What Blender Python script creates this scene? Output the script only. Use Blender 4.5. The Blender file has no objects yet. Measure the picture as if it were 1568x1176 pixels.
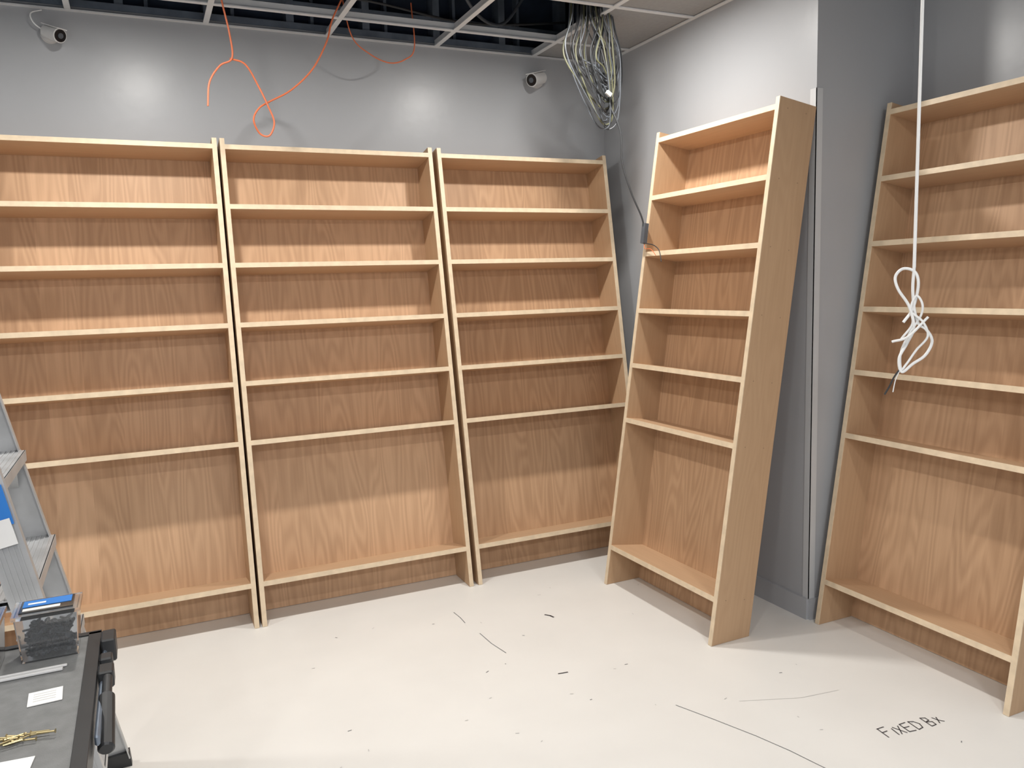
import bpy, math, random
from mathutils import Matrix, Vector
random.seed(7)
H=2.13; T=0.02; D=0.188
XR=2.447; YW=4.015; XE=2.972; YC=2.441; ZC=2.628; XL=-3.0; YF=-2.6
scn=bpy.context.scene
scn.view_settings.view_transform='Standard'
scn.view_settings.look='None'

# ---------------------------------------------------------------- materials
def newmat(name):
    m=bpy.data.materials.new(name); m.use_nodes=True
    nt=m.node_tree; b=nt.nodes['Principled BSDF']; return m,nt,b
def N(nt,t,**k):
    n=nt.nodes.new(t)
    for a,v in k.items(): setattr(n,a,v)
    return n
def mat(name,col,rough=.5,metal=0,spec=.5,var=.08,scale=8,bump=0,trans=0,emit=None,alpha=1,coat=0):
    m,nt,b=newmat(name)
    b.inputs['Roughness'].default_value=rough; b.inputs['Metallic'].default_value=metal
    b.inputs['Specular IOR Level'].default_value=spec
    b.inputs['Transmission Weight'].default_value=trans
    b.inputs['Coat Weight'].default_value=coat
    tc=N(nt,'ShaderNodeTexCoord'); no=N(nt,'ShaderNodeTexNoise'); no.inputs['Scale'].default_value=scale; no.inputs['Detail'].default_value=5
    nt.links.new(tc.outputs['Object'],no.inputs['Vector'])
    r=N(nt,'ShaderNodeValToRGB'); c=Vector(col)
    r.color_ramp.elements[0].position=.3; r.color_ramp.elements[1].position=.7
    r.color_ramp.elements[0].color=(*(c*(1-var)),1); r.color_ramp.elements[1].color=(*[min(1,x*(1+var)) for x in c],1)
    nt.links.new(no.outputs['Fac'],r.inputs['Fac']); nt.links.new(r.outputs['Color'],b.inputs['Base Color'])
    if bump:
        bp=N(nt,'ShaderNodeBump'); bp.inputs['Strength'].default_value=bump; bp.inputs['Distance'].default_value=.01
        n2=N(nt,'ShaderNodeTexNoise'); n2.inputs['Scale'].default_value=scale*12; nt.links.new(tc.outputs['Object'],n2.inputs['Vector'])
        nt.links.new(n2.outputs['Fac'],bp.inputs['Height']); nt.links.new(bp.outputs['Normal'],b.inputs['Normal'])
    if emit: b.inputs['Emission Color'].default_value=(*col,1); b.inputs['Emission Strength'].default_value=emit
    return m
def wood(name,axis,c1,c2,strip=.0,ring=.35):
    m,nt,b=newmat(name); L=nt.links.new
    b.inputs['Roughness'].default_value=.5; b.inputs['Specular IOR Level'].default_value=.35
    tc=N(nt,'ShaderNodeTexCoord'); oi=N(nt,'ShaderNodeObjectInfo')
    sep=N(nt,'ShaderNodeSeparateXYZ'); L(tc.outputs['Object'],sep.inputs[0])
    wn=N(nt,'ShaderNodeTexWhiteNoise',noise_dimensions='1D')
    if strip:
        dv=N(nt,'ShaderNodeMath',operation='DIVIDE'); L(sep.outputs['X'],dv.inputs[0]); dv.inputs[1].default_value=strip
        fl=N(nt,'ShaderNodeMath',operation='FLOOR'); L(dv.outputs[0],fl.inputs[0])
        ad=N(nt,'ShaderNodeMath',operation='MULTIPLY_ADD'); L(oi.outputs['Random'],ad.inputs[0]); ad.inputs[1].default_value=37; L(fl.outputs[0],ad.inputs[2])
        L(ad.outputs[0],wn.inputs['W'])
    else:
        L(oi.outputs['Random'],wn.inputs['W'])
    off=N(nt,'ShaderNodeMath',operation='MULTIPLY'); L(wn.outputs['Value'],off.inputs[0]); off.inputs[1].default_value=3.0 if strip else 1.0
    comb=N(nt,'ShaderNodeCombineXYZ')
    for i in range(3): L(off.outputs[0],comb.inputs[i])
    va=N(nt,'ShaderNodeVectorMath',operation='ADD'); L(tc.outputs['Object'],va.inputs[0]); L(comb.outputs[0],va.inputs[1])
    def noise(sc,detail,dist=0):
        mp=N(nt,'ShaderNodeMapping'); mp.inputs['Scale'].default_value=sc; L(va.outputs[0],mp.inputs['Vector'])
        n=N(nt,'ShaderNodeTexNoise'); n.inputs['Scale'].default_value=1; n.inputs['Detail'].default_value=detail; n.inputs['Distortion'].default_value=dist
        L(mp.outputs[0],n.inputs['Vector']); return n
    s1=(110,110,3.5) if axis=='Z' else (3.5,110,110)
    s2=(8,8,1.1) if axis=='Z' else (.8,7,7)
    fine=noise(s1,4); big=noise(s2,1.0,.1)
    mu=N(nt,'ShaderNodeMath',operation='MULTIPLY'); L(big.outputs['Fac'],mu.inputs[0]); mu.inputs[1].default_value=80
    sn=N(nt,'ShaderNodeMath',operation='SINE'); L(mu.outputs[0],sn.inputs[0])
    s3=N(nt,'ShaderNodeMath',operation='MULTIPLY_ADD'); L(sn.outputs[0],s3.inputs[0]); s3.inputs[1].default_value=ring*.5; s3.inputs[2].default_value=.5
    f2=N(nt,'ShaderNodeMath',operation='MULTIPLY_ADD'); L(fine.outputs['Fac'],f2.inputs[0]); f2.inputs[1].default_value=.7; f2.inputs[2].default_value=-.35
    a1=N(nt,'ShaderNodeMath',operation='ADD'); L(s3.outputs[0],a1.inputs[0]); L(f2.outputs[0],a1.inputs[1])
    w2=N(nt,'ShaderNodeMath',operation='MULTIPLY_ADD'); L(wn.outputs['Value'],w2.inputs[0]); w2.inputs[1].default_value=.5 if strip else .1; w2.inputs[2].default_value=-.25 if strip else -.05
    a2=N(nt,'ShaderNodeMath',operation='ADD',use_clamp=True); L(a1.outputs[0],a2.inputs[0]); L(w2.outputs[0],a2.inputs[1])
    mx=N(nt,'ShaderNodeMix',data_type='RGBA'); L(a2.outputs[0],mx.inputs[0])
    mx.inputs[6].default_value=(*c2,1); mx.inputs[7].default_value=(*c1,1)
    L(mx.outputs[2],b.inputs['Base Color'])
    return m
W_BACK=wood('plywood_back','Z',(.64,.415,.255),(.455,.282,.165),strip=.137,ring=.42)
W_SIDE=wood('plywood_side','Z',(.54,.365,.225),(.44,.29,.172),ring=.2)
W_SHELF=wood('plywood_shelf','X',(.61,.41,.255),(.50,.33,.20),ring=.16)
W_EDGE=mat('plywood_edge_band',(.72,.58,.41),.5,var=.1,scale=25)
W_PLUG=mat('screw_plug',(.30,.20,.12),.5)
PAINT=mat('wall_paint_grey',(.40,.413,.435),.31,spec=.27,var=.02,scale=2,bump=.04)
PAINT2=mat('guard_paint',(.53,.545,.56),.3,var=.02)
FLOORM=mat('floor_white_epoxy',(.79,.78,.75),.42,spec=.35,var=.025,scale=3,bump=.02)
TILE=mat('ceiling_tile_m',(.33,.33,.33),.9,var=.05,scale=60,bump=.3)
GRID=mat('grid_white',(.72,.74,.76),.45,var=.03)
DARK=mat('plenum_dark',(.022,.033,.06),.8,var=.4,scale=5)
STEEL=mat('galv_steel',(.20,.24,.30),.45,metal=.5,var=.2,scale=12)
ALU=mat('aluminium',(.50,.51,.52),.42,metal=.45,var=.08,scale=15)
BLACK=mat('black_plastic',(.022,.023,.025),.45,var=.2)
TABLE=mat('table_grey_resin',(.175,.18,.18),.5,var=.12,scale=40,bump=.1)
WHITE=mat('white_plastic',(.66,.66,.66),.4,var=.03)
PAPER=mat('paper_white',(.82,.82,.81),.8,var=.03)
ORANGE=mat('orange_cable',(.60,.15,.06),.5,var=.1)
BLKW=mat('black_cable',(.025,.027,.03),.5,var=.2)
GREYW=mat('grey_cable',(.08,.09,.105),.5,var=.2)
YELW=mat('tan_cable',(.11,.11,.065),.5,var=.2)
WHTW=mat('white_cable',(.78,.79,.79),.45,var=.03)
BLUE=mat('blue_label',(.02,.19,.60),.5,var=.05)
CLEAR=mat('clear_plastic',(.93,.95,.97),.06,trans=.96,var=.02)
SCREW=mat('dark_screw',(.05,.06,.07),.4,metal=.5,var=.3)
GOLD=mat('brass_screw',(.45,.37,.20),.35,metal=.8,var=.2)
LEN=mat('lens_black',(.01,.01,.012),.1,var=.1)
PENCIL=mat('pencil_mark',(.20,.20,.21),.8,var=.2)
PENCIL2=mat('pencil_faint',(.56,.55,.54),.8,var=.1)
MARK=mat('marker_black',(.07,.06,.06),.8,var=.2)
LAMP=mat('lamp_diffuser',(1,.96,.9),.5,emit=12,var=0)

# ---------------------------------------------------------------- mesh builder
class MB:
    def __init__(s): s.v=[];s.f=[];s.m=[];s.mats=[]
    def mi(s,m):
        if m not in s.mats: s.mats.append(m)
        return s.mats.index(m)
    def poly(s,vs,faces,m):
        o=len(s.v); s.v+= [tuple(x) for x in vs]; k=s.mi(m)
        for f in faces: s.f.append([o+i for i in f]); s.m.append(k)
    def box(s,a,b,m,M=None):
        x0,y0,z0=a;x1,y1,z1=b
        vs=[Vector(p) for p in [(x0,y0,z0),(x1,y0,z0),(x1,y1,z0),(x0,y1,z0),(x0,y0,z1),(x1,y0,z1),(x1,y1,z1),(x0,y1,z1)]]
        if M is not None: vs=[M@v for v in vs]
        s.poly(vs,[(0,3,2,1),(4,5,6,7),(0,1,5,4),(1,2,6,5),(2,3,7,6),(3,0,4,7)],m)
    def beam(s,p0,p1,wd,w,t,m,off=0):
        p0=Vector(p0);p1=Vector(p1);z=(p1-p0).normalized();x=Vector(wd);x=(x-z*x.dot(z)).normalized();y=z.cross(x)
        M=Matrix([[x[0],y[0],z[0],p0[0]],[x[1],y[1],z[1],p0[1]],[x[2],y[2],z[2],p0[2]],[0,0,0,1]])
        s.box((-w/2,-t/2+off,0),(w/2,t/2+off,(p1-p0).length),m,M)
    def cyl(s,p0,p1,r0,m,r1=None,n=20,cap=True):
        r1=r0 if r1 is None else r1
        p0=Vector(p0);p1=Vector(p1);z=(p1-p0).normalized(); x=z.orthogonal().normalized(); y=z.cross(x)
        vs=[]
        for p,r in((p0,r0),(p1,r1)):
            for i in range(n):
                a=2*math.pi*i/n; vs.append(p+x*(r*math.cos(a))+y*(r*math.sin(a)))
        fs=[(i,(i+1)%n,n+(i+1)%n,n+i) for i in range(n)]
        if cap: fs+= [tuple(range(n-1,-1,-1)),tuple(range(n,2*n))]
        s.poly(vs,fs,m)
    def sphere(s,c,r,m,n=16,h=10,sz=1):
        vs=[];fs=[]
        for j in range(h+1):
            th=math.pi*j/h
            for i in range(n):
                a=2*math.pi*i/n; vs.append((c[0]+r*math.sin(th)*math.cos(a),c[1]+r*math.sin(th)*math.sin(a),c[2]+r*sz*math.cos(th)))
        for j in range(h):
            for i in range(n): fs.append((j*n+i,(j+1)*n+i,(j+1)*n+(i+1)%n,j*n+(i+1)%n))
        s.poly(vs,fs,m)
    def tube(s,pts,r,m,n=8,sub=8):
        P=[Vector(p) for p in pts]
        if len(P)>2 and sub>1:
            Q=[]; E=[P[0]*2-P[1]]+P+[P[-1]*2-P[-2]]
            for i in range(1,len(E)-2):
                a,b,c,d=E[i-1:i+3]
                for k in range(sub):
                    t=k/sub; Q.append(.5*((2*b)+(c-a)*t+(2*a-5*b+4*c-d)*t*t+(-a+3*b-3*c+d)*t**3))
            Q.append(P[-1]); P=Q
        z=(P[1]-P[0]).normalized(); x=z.orthogonal().normalized(); vs=[];fs=[]
        for i,p in enumerate(P):
            z=(P[min(i+1,len(P)-1)]-P[max(i-1,0)]).normalized(); x=(x-z*x.dot(z)).normalized(); y=z.cross(x)
            for k in range(n):
                a=2*math.pi*k/n; vs.append(p+x*(r*math.cos(a))+y*(r*math.sin(a)))
        L=len(P)
        for i in range(L-1):
            for k in range(n): fs.append((i*n+k,i*n+(k+1)%n,(i+1)*n+(k+1)%n,(i+1)*n+k))
        fs+= [tuple(range(n-1,-1,-1)),tuple(range((L-1)*n,L*n))]
        s.poly(vs,fs,m)
    def ribbon(s,pts,w,z,m):
        for a,b in zip(pts[:-1],pts[1:]):
            a=Vector(a);b=Vector(b);d=(b-a).normalized();n=Vector((-d.y,d.x))*w/2;a=a-d*w*.3;b=b+d*w*.3
            s.poly([(a.x-n.x,a.y-n.y,z),(b.x-n.x,b.y-n.y,z),(b.x+n.x,b.y+n.y,z),(a.x+n.x,a.y+n.y,z)],[(0,1,2,3)],m)
    def obj(s,name,M=None,smooth=False,bevel=0):
        me=bpy.data.meshes.new(name); me.from_pydata(s.v,[],s.f)
        for m in s.mats: me.materials.append(m)
        me.polygons.foreach_set('material_index',s.m)
        me.update()
        if smooth:
            me.polygons.foreach_set('use_smooth',[True]*len(me.polygons))
            try: me.set_sharp_from_angle(angle=math.radians(40))
            except Exception: pass
        o=bpy.data.objects.new(name,me); bpy.context.collection.objects.link(o)
        if M is not None: o.matrix_world=M
        if bevel:
            b=o.modifiers.new('bevel','BEVEL'); b.width=bevel; b.segments=1; b.limit_method='ANGLE'
        return o

# ---------------------------------------------------------------- room
b=MB(); b.box((XL-.1,YF-.1,-.1),(XE+.15,YW+.1,0),FLOORM); b.obj('floor')
b=MB(); b.box((XL-.1,YW,0),(XR,YW+.1,ZC+.02),PAINT); b.obj('wall_back')
b=MB(); b.box((XR,YC,0),(XE+.15,YW+.1,ZC+.9),PAINT); b.obj('wall_right')
b=MB(); b.box((XE,YF-.1,0),(XE+.15,YC,ZC+.9),PAINT); b.obj('wall_right_alcove')
b=MB(); b.box((XL-.1,YF,0),(XL,YW,ZC+.9),PAINT); b.obj('wall_left')
b=MB(); b.box((XL,YF-.1,0),(XE,YF,ZC+.9),PAINT); b.obj('wall_front')
b=MB(); b.box((XL,YW+.09,ZC+.02),(XR,YW+.1,ZC+.9),DARK)
b.box((XL,YW,ZC+.021),(XR,YW+.088,ZC+.05),STEEL)
b.box((XL,YW+.01,ZC+.135),(XR,YW+.088,ZC+.15),STEEL)
x=XL+.1
while x<XR-.1:
    b.box((x,YW+.005,ZC+.05),(x+.035,YW+.088,ZC+.9),STEEL); b.box((x+.12,YW+.04,ZC+.05),(x+.135,YW+.088,ZC+.9),STEEL); x+=.363
b.obj('trim_stud_framing')
b=MB(); b.box((XL-.1,YF-.1,ZC+.9),(XE+.15,YW+.1,ZC+.95),DARK); b.obj('ceiling_deck')
xs=[2.005-.545*i for i in range(-1,10)]; ys=[3.735-.545*i for i in range(0,12)]
g=.012
b=MB()
for x in xs:
    if XL<x<XE:
        y1=YW if x<XR else YC
        b.box((x-g,YF,ZC-.001),(x+g,y1,ZC+.004),GRID); b.box((x-.0015,YF,ZC+.004),(x+.0015,y1,ZC+.035),GRID)
for y in ys:
    if y>YF:
        x1=XR if y>YC else XE
        b.box((XL,y-g,ZC-.0005),(x1,y+g,ZC+.0045),GRID); b.box((XL,y-.0015,ZC+.0045),(x1,y+.0015,ZC+.035),GRID)
b.box((XL,YW-.022,ZC-.002),(XR,YW,ZC+.003),GRID); b.box((XR-.022,YC,ZC-.002),(XR,YW,ZC+.003),GRID)
b.box((XE-.022,YF,ZC-.002),(XE,YC,ZC+.003),GRID); b.box((XR,YC-.022,ZC-.002),(XE,YC,ZC+.003),GRID)
b.obj('ceiling_grid')
b=MB()
xe=[XL]+sorted(x for x in xs if XL<x<XE)+[XE]; ye=[YF]+sorted(y for y in ys if y>YF)+[YW]
for i in range(len(xe)-1):
    for j in range(len(ye)-1):
        x0,x1,y0,y1=xe[i],xe[i+1],ye[j],ye[j+1]
        if y0>3.1 and x1<2.01: continue
        if y0>YC and x1>XR: x1=XR
        b.box((x0,y0,ZC+.006),(x1,y1,ZC+.02),TILE)
b.obj('ceiling')
b=MB(); b.box((XR-.012,YC,0),(XR,YW,.09),PAINT); b.obj('baseboard_right')
b=MB(); b.box((XR,YC-.012,0),(XE,YC,.09),PAINT); b.obj('baseboard_return')
b=MB(); b.box((XL,YW-.012,0),(XR-.012,YW,.09),PAINT); b.obj('baseboard_back')
b=MB(); b.box((XE-.012,YF,0),(XE,YC-.012,.09),PAINT); b.obj('baseboard_alcove')
b=MB(); b.box((XR-.003,YC-.003,.09),(XR,YC+.03,2.15),PAINT2); b.box((XR-.003,YC-.003,.09),(XR+.03,YC,2.15),PAINT2); b.obj('trim_corner_guard')

# ---------------------------------------------------------------- bookcases
SH=[.1814,.7906,1.0492,1.3055,1.5682,1.8276,2.0928]
def case(org,a,bk,w,th,name='bookcase'):
    a=Vector(a);bk=Vector(bk);z=Vector((0,0,1))
    Y=bk*math.cos(th)-z*math.sin(th); Z=bk*math.sin(th)+z*math.cos(th)
    M=Matrix([[a[0],Y[0],Z[0],org[0]],[a[1],Y[1],Z[1],org[1]],[a[2],Y[2],Z[2],.001],[0,0,0,1]])
    m=MB(); tt=math.tan(th); e=.003; dd=D
    for x0 in (0,w-T):
        x1=x0+T
        vs=[(x0,e,e*tt),(x0,dd,dd*tt),(x0,dd,H),(x0,e,H),(x1,e,e*tt),(x1,dd,dd*tt),(x1,dd,H),(x1,e,H)]
        m.poly(vs,[(0,3,2,1),(4,5,6,7),(1,2,6,5),(2,3,7,6),(0,1,5,4)],W_SIDE)
        m.poly([(x0,0,0),(x1,0,0),(x1,e,e*tt),(x0,e,e*tt),(x0,0,H),(x1,0,H),(x1,e,H),(x0,e,H)],[(0,3,2,1),(4,5,6,7),(0,1,5,4),(1,2,6,5),(3,0,4,7)],W_EDGE)
        for s in SH:
            for yy in (.045,.14):
                if x0==0: m.cyl((.0,yy,s),(-.0004,yy,s),.0025,W_PLUG,n=8)
                else: m.cyl((w,yy,s),(w+.0004,yy,s),.0025,W_PLUG,n=8)
    for s in SH:
        m.box((T,e,s-.0105),(w-T,dd-.007,s+.0105),W_SHELF); m.box((T,0,s-.0105),(w-T,e,s+.0105),W_EDGE)
    m.poly([(T,dd-.007,dd*tt),(w-T,dd-.007,dd*tt),(w-T,dd-.007,H-.02),(T,dd-.007,H-.02),(T,dd-.001,dd*tt),(w-T,dd-.001,dd*tt),(w-T,dd-.001,H-.02),(T,dd-.001,H-.02)],
       [(0,1,2,3),(7,6,5,4),(0,4,5,1),(3,2,6,7)],W_BACK)
    return m.obj(name,M)
case((-.645,3.4736),(1,0,0),(0,1,0),.645+.3640,.1666)
case((.3765,3.4736),(1,0,0),(0,1,0),1.3538-.3765,.1666)
case((1.3800,3.4736),(1,0,0),(0,1,0),2.3379-1.3800,.1666)
al=.0206
case((1.9148,3.2023),(math.sin(al),-math.cos(al),0),(math.cos(al),math.sin(al),0),.7773,.1532)
case((2.4417,2.3979),(0,-1,0),(1,0,0),.8249,.1599)

# ---------------------------------------------------------------- downlights, added fill panels
def downlight(x,y,p,size=.12):
    m=MB(); n=28
    for r0,r1,z0,z1,mm in ((.085,.065,ZC-.006,ZC-.006,WHITE),(.085,.085,ZC-.006,ZC+.006,WHITE),(.065,.06,ZC-.006,ZC+.004,WHITE)):
        vs=[]
        for rr,zz in((r0,z0),(r1,z1)):
            for i in range(n): vs.append((x+rr*math.cos(2*math.pi*i/n),y+rr*math.sin(2*math.pi*i/n),zz))
        fs=[(i,(i+1)%n,n+(i+1)%n,n+i) for i in range(n)]
        m.poly(vs,fs,mm)
    m.cyl((x,y,ZC+.003),(x,y,ZC+.0055),.062,LAMP,n=28)
    o=m.obj('downlight')
    l=bpy.data.lights.new('downlight_lamp','AREA'); l.shape='DISK'; l.size=size; l.energy=p; l.color=(1,.965,.91)
    lo=bpy.data.objects.new('downlight_lamp',l); bpy.context.collection.objects.link(lo); lo.location=(x,y,ZC-.008); lo.parent=o
for x,y,p in [(.0975,2.917,24),(1.7325,2.917,24),(-1.5375,2.917,18),(.0975,.737,12),(1.7325,.737,12),(-1.5375,.737,11)]:  # nearer row is unseen, added as fill light
    downlight(x,y,p)
for x in (-.9925,.6425):  # panels behind the camera, added to soften the shadows
    m=MB(); y=-1.4425
    m.box((x-.265,y-.265,ZC-.002),(x+.265,y+.265,ZC+.004),WHITE); m.box((x-.24,y-.24,ZC-.003),(x+.24,y+.24,ZC-.0022),LAMP)
    o=m.obj('added_fill_panel')
    l=bpy.data.lights.new('added_fill_lamp','AREA'); l.shape='SQUARE'; l.size=.48; l.energy=42; l.color=(.97,.97,1)
    lo=bpy.data.objects.new('added_fill_lamp',l); bpy.context.collection.objects.link(lo); lo.location=(x,y,ZC-.008); lo.parent=o
w=bpy.data.worlds.new('world'); scn.world=w; w.use_nodes=True
w.node_tree.nodes['Background'].inputs[0].default_value=(.8,.85,.9,1); w.node_tree.nodes['Background'].inputs[1].default_value=.1

# ---------------------------------------------------------------- security cameras
def seccam(x,z,dirv,k=1,name='security_camera'):
    m=MB(); Y=YW-.001; m.cyl((x,Y,z),(x,Y-.022*k,z),.042*k,WHITE,r1=.038*k,n=28)
    c=Vector((x,Y-.05*k,z)); m.cyl((x,Y-.02*k,z),c,.014*k,WHITE); m.sphere(c,.024*k,WHITE)
    d=Vector(dirv).normalized(); p0=c-d*.02*k; p1=c+d*.085*k
    m.cyl(p0,p1,.031*k,WHITE,r1=.034*k,n=28); m.cyl(p1,p1+d*.003,.029*k,LEN,n=28); m.cyl(p1+d*.003,p1+d*.006,.013*k,GREYW,n=20)
    u=Vector((0,0,1)); m.beam(p0+u*.034*k,p1+d*.018+u*.034*k,(0,0,1),.004,.05*k,WHITE)
    if k<1: m.tube([(x,Y-.02,z),(x-.05,Y-.04,z+.03),(x-.06,Y-.04,z+.07),(x-.02,Y-.03,z+.09)],.003,WHTW)
    return m.obj(name,smooth=True)
seccam(2.025,2.510,(-.85,-.5,-.3))
seccam(-.25,2.523,(.6,-.75,-.35),.85)
# ---------------------------------------------------------------- cables
def om(u,v,y=3.6): return (.417+(u-350)*.00267,y+random.uniform(-.01,.01),2.456+(u-350)*.00026-(v-60)*.0027)
m=MB()
m.tube([om(u,v) for u,v in [(338,-60),(343,0),(352,50),(353,88),(335,98),(318,122),(313,157)]],.0038,ORANGE)
m.tube([om(u,v) for u,v in [(350,88),(372,98),(390,130),(402,160),(410,185),(402,204),(388,200),(379,180),(388,163),(405,153),(440,136),(475,106),(500,65),(512,30),(535,-15),(548,-60)]],.0038,ORANGE)
m.tube([om(u,v,3.8) for u,v in [(545,-40),(560,35),(590,65),(625,80),(655,74),(672,55),(670,-20)]],.003,ORANGE)
m.obj('orange_data_cable',smooth=True)
m=MB()
cx,cy=1.965,3.32
for i in range(24):
    mt=[BLKW,BLKW,GREYW,YELW,BLKW,GREYW][i%6]; r=.0026 if i%3 else .0038
    ax=random.uniform(-.12,.10); w0=random.uniform(.02,.09); bot=random.uniform(2.14,2.38); yy=random.uniform(-.04,.04)
    pts=[(cx+ax*.6-.02,cy+yy,2.95),(cx+ax,cy+yy,2.62),(cx+ax*.9-.03+random.uniform(-.02,.02),cy+yy,2.45),(cx+.05+ax*.3-w0*.3,cy+yy*.5,bot+.03),(cx+.085+ax*.15,cy,bot-.01),(cx+.10+ax*.3+w0*.3,cy-yy*.5,bot+.06),(cx+.08+ax*.5+w0*.4,cy-yy,2.47),(cx+.05+ax*.4+random.uniform(-.05,.05),cy-yy,2.63),(cx+ax*.3,cy-yy,2.95)]
    m.tube(pts,r,mt,n=6)
m.cyl((cx+.06,cy-.02,2.235),(cx+.11,cy+.01,2.245),.010,BLKW)
m.beam((cx+.05,cy-.04,2.29),(cx+.072,cy-.04,2.275),(0,0,1),.018,.012,WHITE)
m.tube([(cx+.085,cy,2.25),(2.085,3.28,2.12),(2.08,3.26,1.98),(2.10,3.22,1.84),(2.135,3.185,1.72),(2.143,3.178,1.66)],.004,BLKW)
m.obj('hanging_cable_bundle',smooth=True)
m=MB(); m.beam((2.150,3.176,1.69),(2.138,3.176,1.60),(0,1,0),.026,.020,GREYW); 
m.tube([(2.138,3.175,1.60),(2.133,3.13,1.595),(2.130,3.08,1.585),(2.122,3.03,1.56),(2.112,3.0,1.51)],.0022,BLKW)
m.tube([(2.139,3.172,1.60),(2.128,3.15,1.575),(2.125,3.1,1.57),(2.118,3.05,1.54)],.0016,ORANGE)
m.obj('cable_splice_connector',smooth=True)
def wm(u,v,o=0):
    s=.00208; return (2.10+(u-1400)*s*.63+o*.77,1.70-(u-1400)*s*.77+o*.63,1.444-(v-410)*s)
m=MB()
m.tube([(2.10,1.70,2.63),(2.10,1.70,2.0),(2.10,1.70,1.444)],.0048,WHTW)
m.tube([wm(1400,410),wm(1399,440),wm(1402,470,.01),wm(1408,490),wm(1418,498,-.01),wm(1426,515),wm(1418,535),wm(1402,548),wm(1388,560),wm(1384,540),wm(1394,518,.01),wm(1402,495),wm(1395,465),wm(1380,440,-.01),wm(1376,422),wm(1386,411),wm(1401,416),wm(1406,435),wm(1400,468,.01),wm(1388,488)],.0044,WHTW)
m.tube([wm(1400,475),wm(1414,488,-.012),wm(1420,508,-.01),wm(1406,528),wm(1394,548),wm(1387,556),wm(1386,532,.01),wm(1396,505),wm(1410,480),wm(1412,462,-.01),wm(1404,450),wm(1397,468),wm(1400,490),wm(1386,512)],.0034,WHTW)
m.tube([wm(1374,516),wm(1395,508,-.015),wm(1420,480,-.01)],.0038,WHTW)
m.tube([wm(1386,555),wm(1378,568),wm(1372,582),wm(1366,594)],.0026,BLKW)
m.tube([wm(1386,556),wm(1380,572),wm(1377,590)],.0016,WHTW)
m.obj('white_power_cable',smooth=True)
m=MB()
m.tube([(-.9,3.85,2.76),(-.2,3.80,2.74),(.4,3.86,2.72),(1.0,3.82,2.75),(1.6,3.88,2.72),(2.2,3.9,2.79)],.006,BLKW)
m.tube([(.2,3.5,3.3),(.28,3.6,2.79),(.33,3.75,2.71),(.5,3.9,2.74),(.8,3.95,2.94)],.004,ORANGE)
m.tube([(1.3,3.5,3.2),(1.5,3.7,2.79),(1.75,3.85,2.72),(1.95,3.9,2.94)],.008,GREYW)
m.obj('plenum_wiring',smooth=True)

# ---------------------------------------------------------------- floor markings
m=MB(); z=.0012
m.ribbon([(1.546,2.128),(1.60,2.0),(1.655,1.86),(1.69,1.75),(1.705,1.684),(1.73,1.58)],.0025,z,PENCIL)
m.ribbon([(1.158,3.225),(1.163,3.16),(1.161,3.098)],.003,z,PENCIL)
m.ribbon([(1.177,2.97),(1.182,2.86),(1.199,2.757)],.003,z,PENCIL)
m.ribbon([(1.50,3.01),(1.515,2.99),(1.52,2.97)],.008,z,MARK)
m.ribbon([(1.30,2.51),(1.335,2.505)],.006,z,MARK)
m.ribbon([(1.75,2.05),(1.95,1.97),(2.1,1.95)],.0018,z,PENCIL2)
for i in range(38):
    x=random.uniform(.2,2.2);y=random.uniform(1.5,3.3);a=random.uniform(0,6.28);l=random.uniform(.003,.014)
    m.ribbon([(x,y),(x+l*math.cos(a),y+l*math.sin(a))],.0028,z,random.choice([PENCIL2,PENCIL2,PENCIL]))
G={'F':[[(0,0),(.05,1)],[(0,1),(.8,1.05)],[(0,.55),(.6,.6)]],'i':[[(.1,0),(.2,.7)]],'X':[[(0,0),(.6,.8)],[(0,.8),(.55,0)]],'E':[[(.7,0),(0,.02),(.05,.9),(.75,.95)],[(0,.5),(.6,.5)]],
'D':[[(0,0),(.05,.95),(.5,.85),(.75,.5),(.55,.1),(0,0)]],'B':[[(0,0),(.05,1),(.5,.9),(.5,.6),(.05,.5),(.6,.4),(.55,.05),(0,0)]],'x':[[(0,.1),(.45,.7)],[(.05,.75),(.25,.4),(.6,.15)]],' ':[]}
def write(txt,org,ang,s,mm,wd):
    cx=0
    for ch in txt:
        for st in G[ch]:
            pts=[]
            for px,py in st:
                X=(cx+px*.72)*s;Y=py*s; pts.append((org[0]+X*math.cos(ang)-Y*math.sin(ang),org[1]+X*math.sin(ang)+Y*math.cos(ang)))
            m.ribbon(pts,wd,z,mm)
        cx+={' ':.3,'i':.3,'X':.62,'x':.6}.get(ch,.74)
write('FiXED Bx',(2.01,1.665),-.10,.050,MARK,.0036)
m.obj('floor_markings')

# ---------------------------------------------------------------- step ladder
m=MB()
def stile(xb,y0,y1,zt,sx,side,xo=0,k=.2):
    p0=Vector((xb+xo,y0,.03)); p1=Vector((xb+xo-k*zt,y1,zt)); wd=Vector((1,0,0))
    d=(p1-p0).normalized(); wx=(wd-d*wd.dot(d)).normalized()
    c=-.034
    m.beam(p0+wx*c,p1+wx*c,wx,.068,.003,ALU)
    for e in (-.0665,-.0015): m.beam(p0+wx*e+Vector((0,side*.012,0)),p1+wx*e+Vector((0,side*.012,0)),wx,.003,.024,ALU)
    for e in (-.055,-.045,-.034,-.023,-.013): m.beam(p0+wx*e-Vector((0,side*.002,0)),p1+wx*e-Vector((0,side*.002,0)),wx,.0035,.004,ALU)
    m.beam(p0+wx*c+Vector((0,0,-.028)),p0+wx*c+d*.02,wx,.074,.03,BLACK)
stile(-.13,2.62,2.56,1.72,1,-1)
stile(-.10,2.02,2.10,1.72,1,1)
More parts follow.
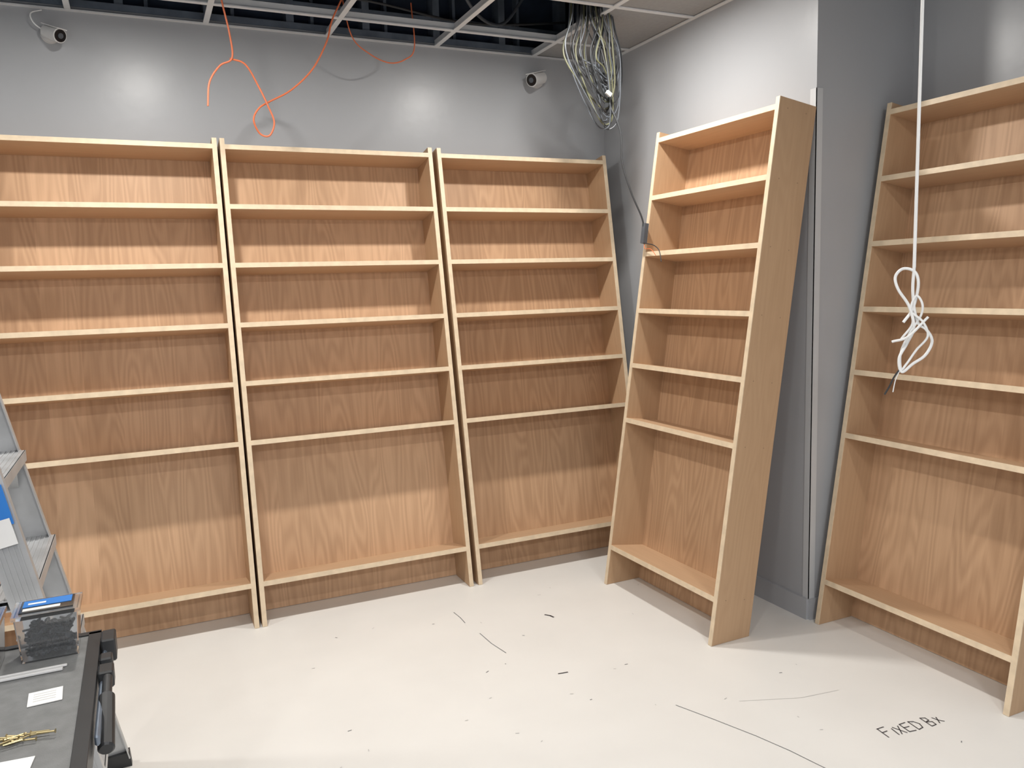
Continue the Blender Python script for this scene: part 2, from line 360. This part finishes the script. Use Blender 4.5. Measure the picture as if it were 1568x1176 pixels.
for zz in (.252,.505,.757,1.01,1.263,1.515):
    xx=-.12-.2*zz; ya=2.022+.05*zz; yb=2.618-.035*zz
    m.box((xx-.078,ya,zz-.026),(xx+.004,yb,zz-.022),ALU); m.box((xx-.078,ya,zz-.002),(xx+.004,yb,zz+.001),ALU)
    m.box((xx+.002,ya,zz-.028),(xx+.005,yb,zz+.001),ALU); m.box((xx-.079,ya,zz-.028),(xx-.076,yb,zz+.001),ALU)
    for k in range(6): m.box((xx-.07+k*.012,ya,zz+.001),(xx-.066+k*.012,yb,zz+.003),ALU)
    m.beam((xx-.03,yb-.01,zz-.1),(xx-.02,yb-.09,zz-.02),(1,0,0),.02,.003,ALU); m.beam((xx-.03,ya+.01,zz-.1),(xx-.02,ya+.09,zz-.02),(1,0,0),.02,.003,ALU)
m.box((-.58,2.06,1.71),(-.44,2.6,1.745),BLACK)
for y0,y1 in((2.0,2.1),(2.64,2.56)):
    m.beam((-1.0,y0,.02),(-.55,y1,1.71),(1,0,0),.045,.02,ALU); m.beam((-1.01,y0,.0),(-.99,y0,.06),(1,0,0),.055,.03,BLACK)
for zz in (.3,.8,1.3): m.box((-1.0+.266*zz-.01,2.0+.06*zz,zz-.015),(-1.0+.266*zz+.01,2.64-.05*zz,zz+.015),ALU)
m.beam((-.311,2.052,.93),(-.329,2.057,1.02),(1,0,0),.046,.002,BLUE); m.beam((-.304,2.049,.885),(-.316,2.0495,.945),(1,0,0),.040,.002,PAPER)
m.obj('step_ladder')

# ---------------------------------------------------------------- work table
m=MB(); tz=.75
m.box((-.80,1.0,tz-.03),(-.125,1.79,tz),TABLE); 
m.box((-.143,1.0,tz-.045),(-.12,1.79,tz+.003),BLACK); m.box((-.80,1.779,tz-.045),(-.12,1.795,tz+.003),BLACK)
m.box((-.47,1.0,tz),(-.462,1.775,tz+.0015),BLACK)
for y in (1.12,1.3,1.48,1.66): m.cyl((-.43,y,tz-.001),(-.43,y,tz+.001),.012,BLACK)
for y in (1.15,1.65):
    for x0,x1 in((-.2,-.16),(-.72,-.76)): m.beam((x0,y,tz-.03),(x1,y+(.08 if y>1.4 else -.08),.0),(1,0,0),.04,.03,BLACK)
    m.box((-.74,y-.015,.3),(-.18,y+.015,.33),BLACK)
m.obj('folding_work_table',bevel=.002)
m=MB()
m.box((-.116,1.36,tz-.022),(-.108,1.79,tz-.004),STEEL)
m.box((-.118,1.70,tz-.03),(-.092,1.755,tz+.016),BLACK); m.box((-.118,1.56,tz-.02),(-.092,1.60,tz+.012),BLACK); m.box((-.118,1.63,tz-.03),(-.096,1.66,tz+.008),BLACK)
m.cyl((-.102,1.38,tz-.04),(-.102,1.50,tz-.006),.013,BLACK); m.cyl((-.102,1.50,tz-.006),(-.102,1.56,tz+.002),.008,BLACK)
m.obj('bar_clamp',bevel=.003)
def tub(name,x0,x1,y0,y1,h,label=True):
    m=MB(); t=.002; zb=tz+.001; e=.006
    def ring(x0,x1,y0,y1,z): return [(x0,y0,z),(x1,y0,z),(x1,y1,z),(x0,y1,z)]
    o0=ring(x0+e,x1-e,y0+e,y1-e,zb);o1=ring(x0,x1,y0,y1,zb+h);i1=ring(x0+t,x1-t,y0+t,y1-t,zb+h);i0=ring(x0+e+t,x1-e-t,y0+e+t,y1-e-t,zb+t)
    m.poly(o0+o1+i1+i0,[(3,2,1,0)]+[(k,(k+1)%4,4+(k+1)%4,4+k) for k in range(4)]+[(4+k,4+(k+1)%4,8+(k+1)%4,8+k) for k in range(4)]+[(8+k,8+(k+1)%4,12+(k+1)%4,12+k) for k in range(4)]+[(12,13,14,15)],CLEAR)
    m.box((x0-.004,y0-.004,zb+h+.0005),(x1+.004,y1+.004,zb+h+.008),CLEAR)
    m.box((x0+.008,y0+.008,zb+h+.008),(x1-.008,y1-.008,zb+h+.011),CLEAR)
    if label:
        m.box((x0+.012,y0+.034,zb+h+.0112),(x1-.012,y1-.012,zb+h+.012),BLUE); m.box((x0+.014,y0+.014,zb+h+.0112),(x1-.03,y0+.026,zb+h+.012),PAPER)
        m.box((x0+.02,y0+.045,zb+h+.0121),(x0+.05,y0+.053,zb+h+.0124),PAPER)
    for i in range(330):
        c=Vector((random.uniform(x0+.019,x1-.019),random.uniform(y0+.019,y1-.019),zb+.008+random.random()**1.2*h*.6)); d=Vector((random.uniform(-1,1),random.uniform(-1,1),random.uniform(-.4,.4))).normalized()*.010
        m.cyl(c-d,c+d,.0022,SCREW,n=6); m.cyl(c+d,c+d*1.12,.0045,SCREW,r1=.003,n=8)
    return m.obj(name)
tub('screw_container',-.256,-.150,1.69,1.77,.086)
tub('screw_container',-.385,-.278,1.67,1.755,.088,False)
m=MB(); 
m.box((-.31,1.630,tz+.001),(-.178,1.638,tz+.006),WHITE); m.box((-.30,1.645,tz+.001),(-.172,1.651,tz+.005),WHITE); m.obj('white_pencils',bevel=.001)
m=MB(); Mx=Matrix.Translation((-.197,1.532,tz+.0015))@Matrix.Rotation(.05,4,'Z'); m.box((-.026,-.026,-.0006),(.026,.026,.0006),PAPER,Mx)
for k in range(4): m.box((-.018,.014-k*.009,.0006),(.016,.0155-k*.009,.0009),PENCIL2,Mx)
m.obj('paper_label')
m=MB(); Mx=Matrix.Translation((-.235,1.305,tz+.0015))@Matrix.Rotation(-.1,4,'Z'); m.box((-.04,-.03,-.0006),(.04,.03,.0006),PAPER,Mx); m.obj('paper_note')
m=MB()
for i in range(16):
    c=Vector((-.207+random.uniform(-.032,.032),1.39+random.uniform(-.011,.011),tz+.004+random.random()*.005)); a=random.uniform(-.5,.5)+random.choice([0,math.pi]); d=Vector((math.cos(a),math.sin(a),0))*.013
    m.cyl(c-d,c+d,.0017,GOLD,r1=.0012,n=6); m.cyl(c-d*1.1,c-d,.0038,GOLD,r1=.002,n=8)
m.obj('brass_screws')

# ---------------------------------------------------------------- camera
F=Vector((.41220,.90284,-.12229));R=Vector((.90779,-.41840,-.02908));U=Vector((.07742,.09902,.99205))
cd=bpy.data.cameras.new('camera'); co=bpy.data.objects.new('camera',cd); bpy.context.collection.objects.link(co)
cd.lens=28.39; cd.sensor_width=36; cd.clip_start=.05
co.matrix_world=Matrix([[R[0],U[0],-F[0],0],[R[1],U[1],-F[1],0],[R[2],U[2],-F[2],1.4292],[0,0,0,1]])
scn.camera=co
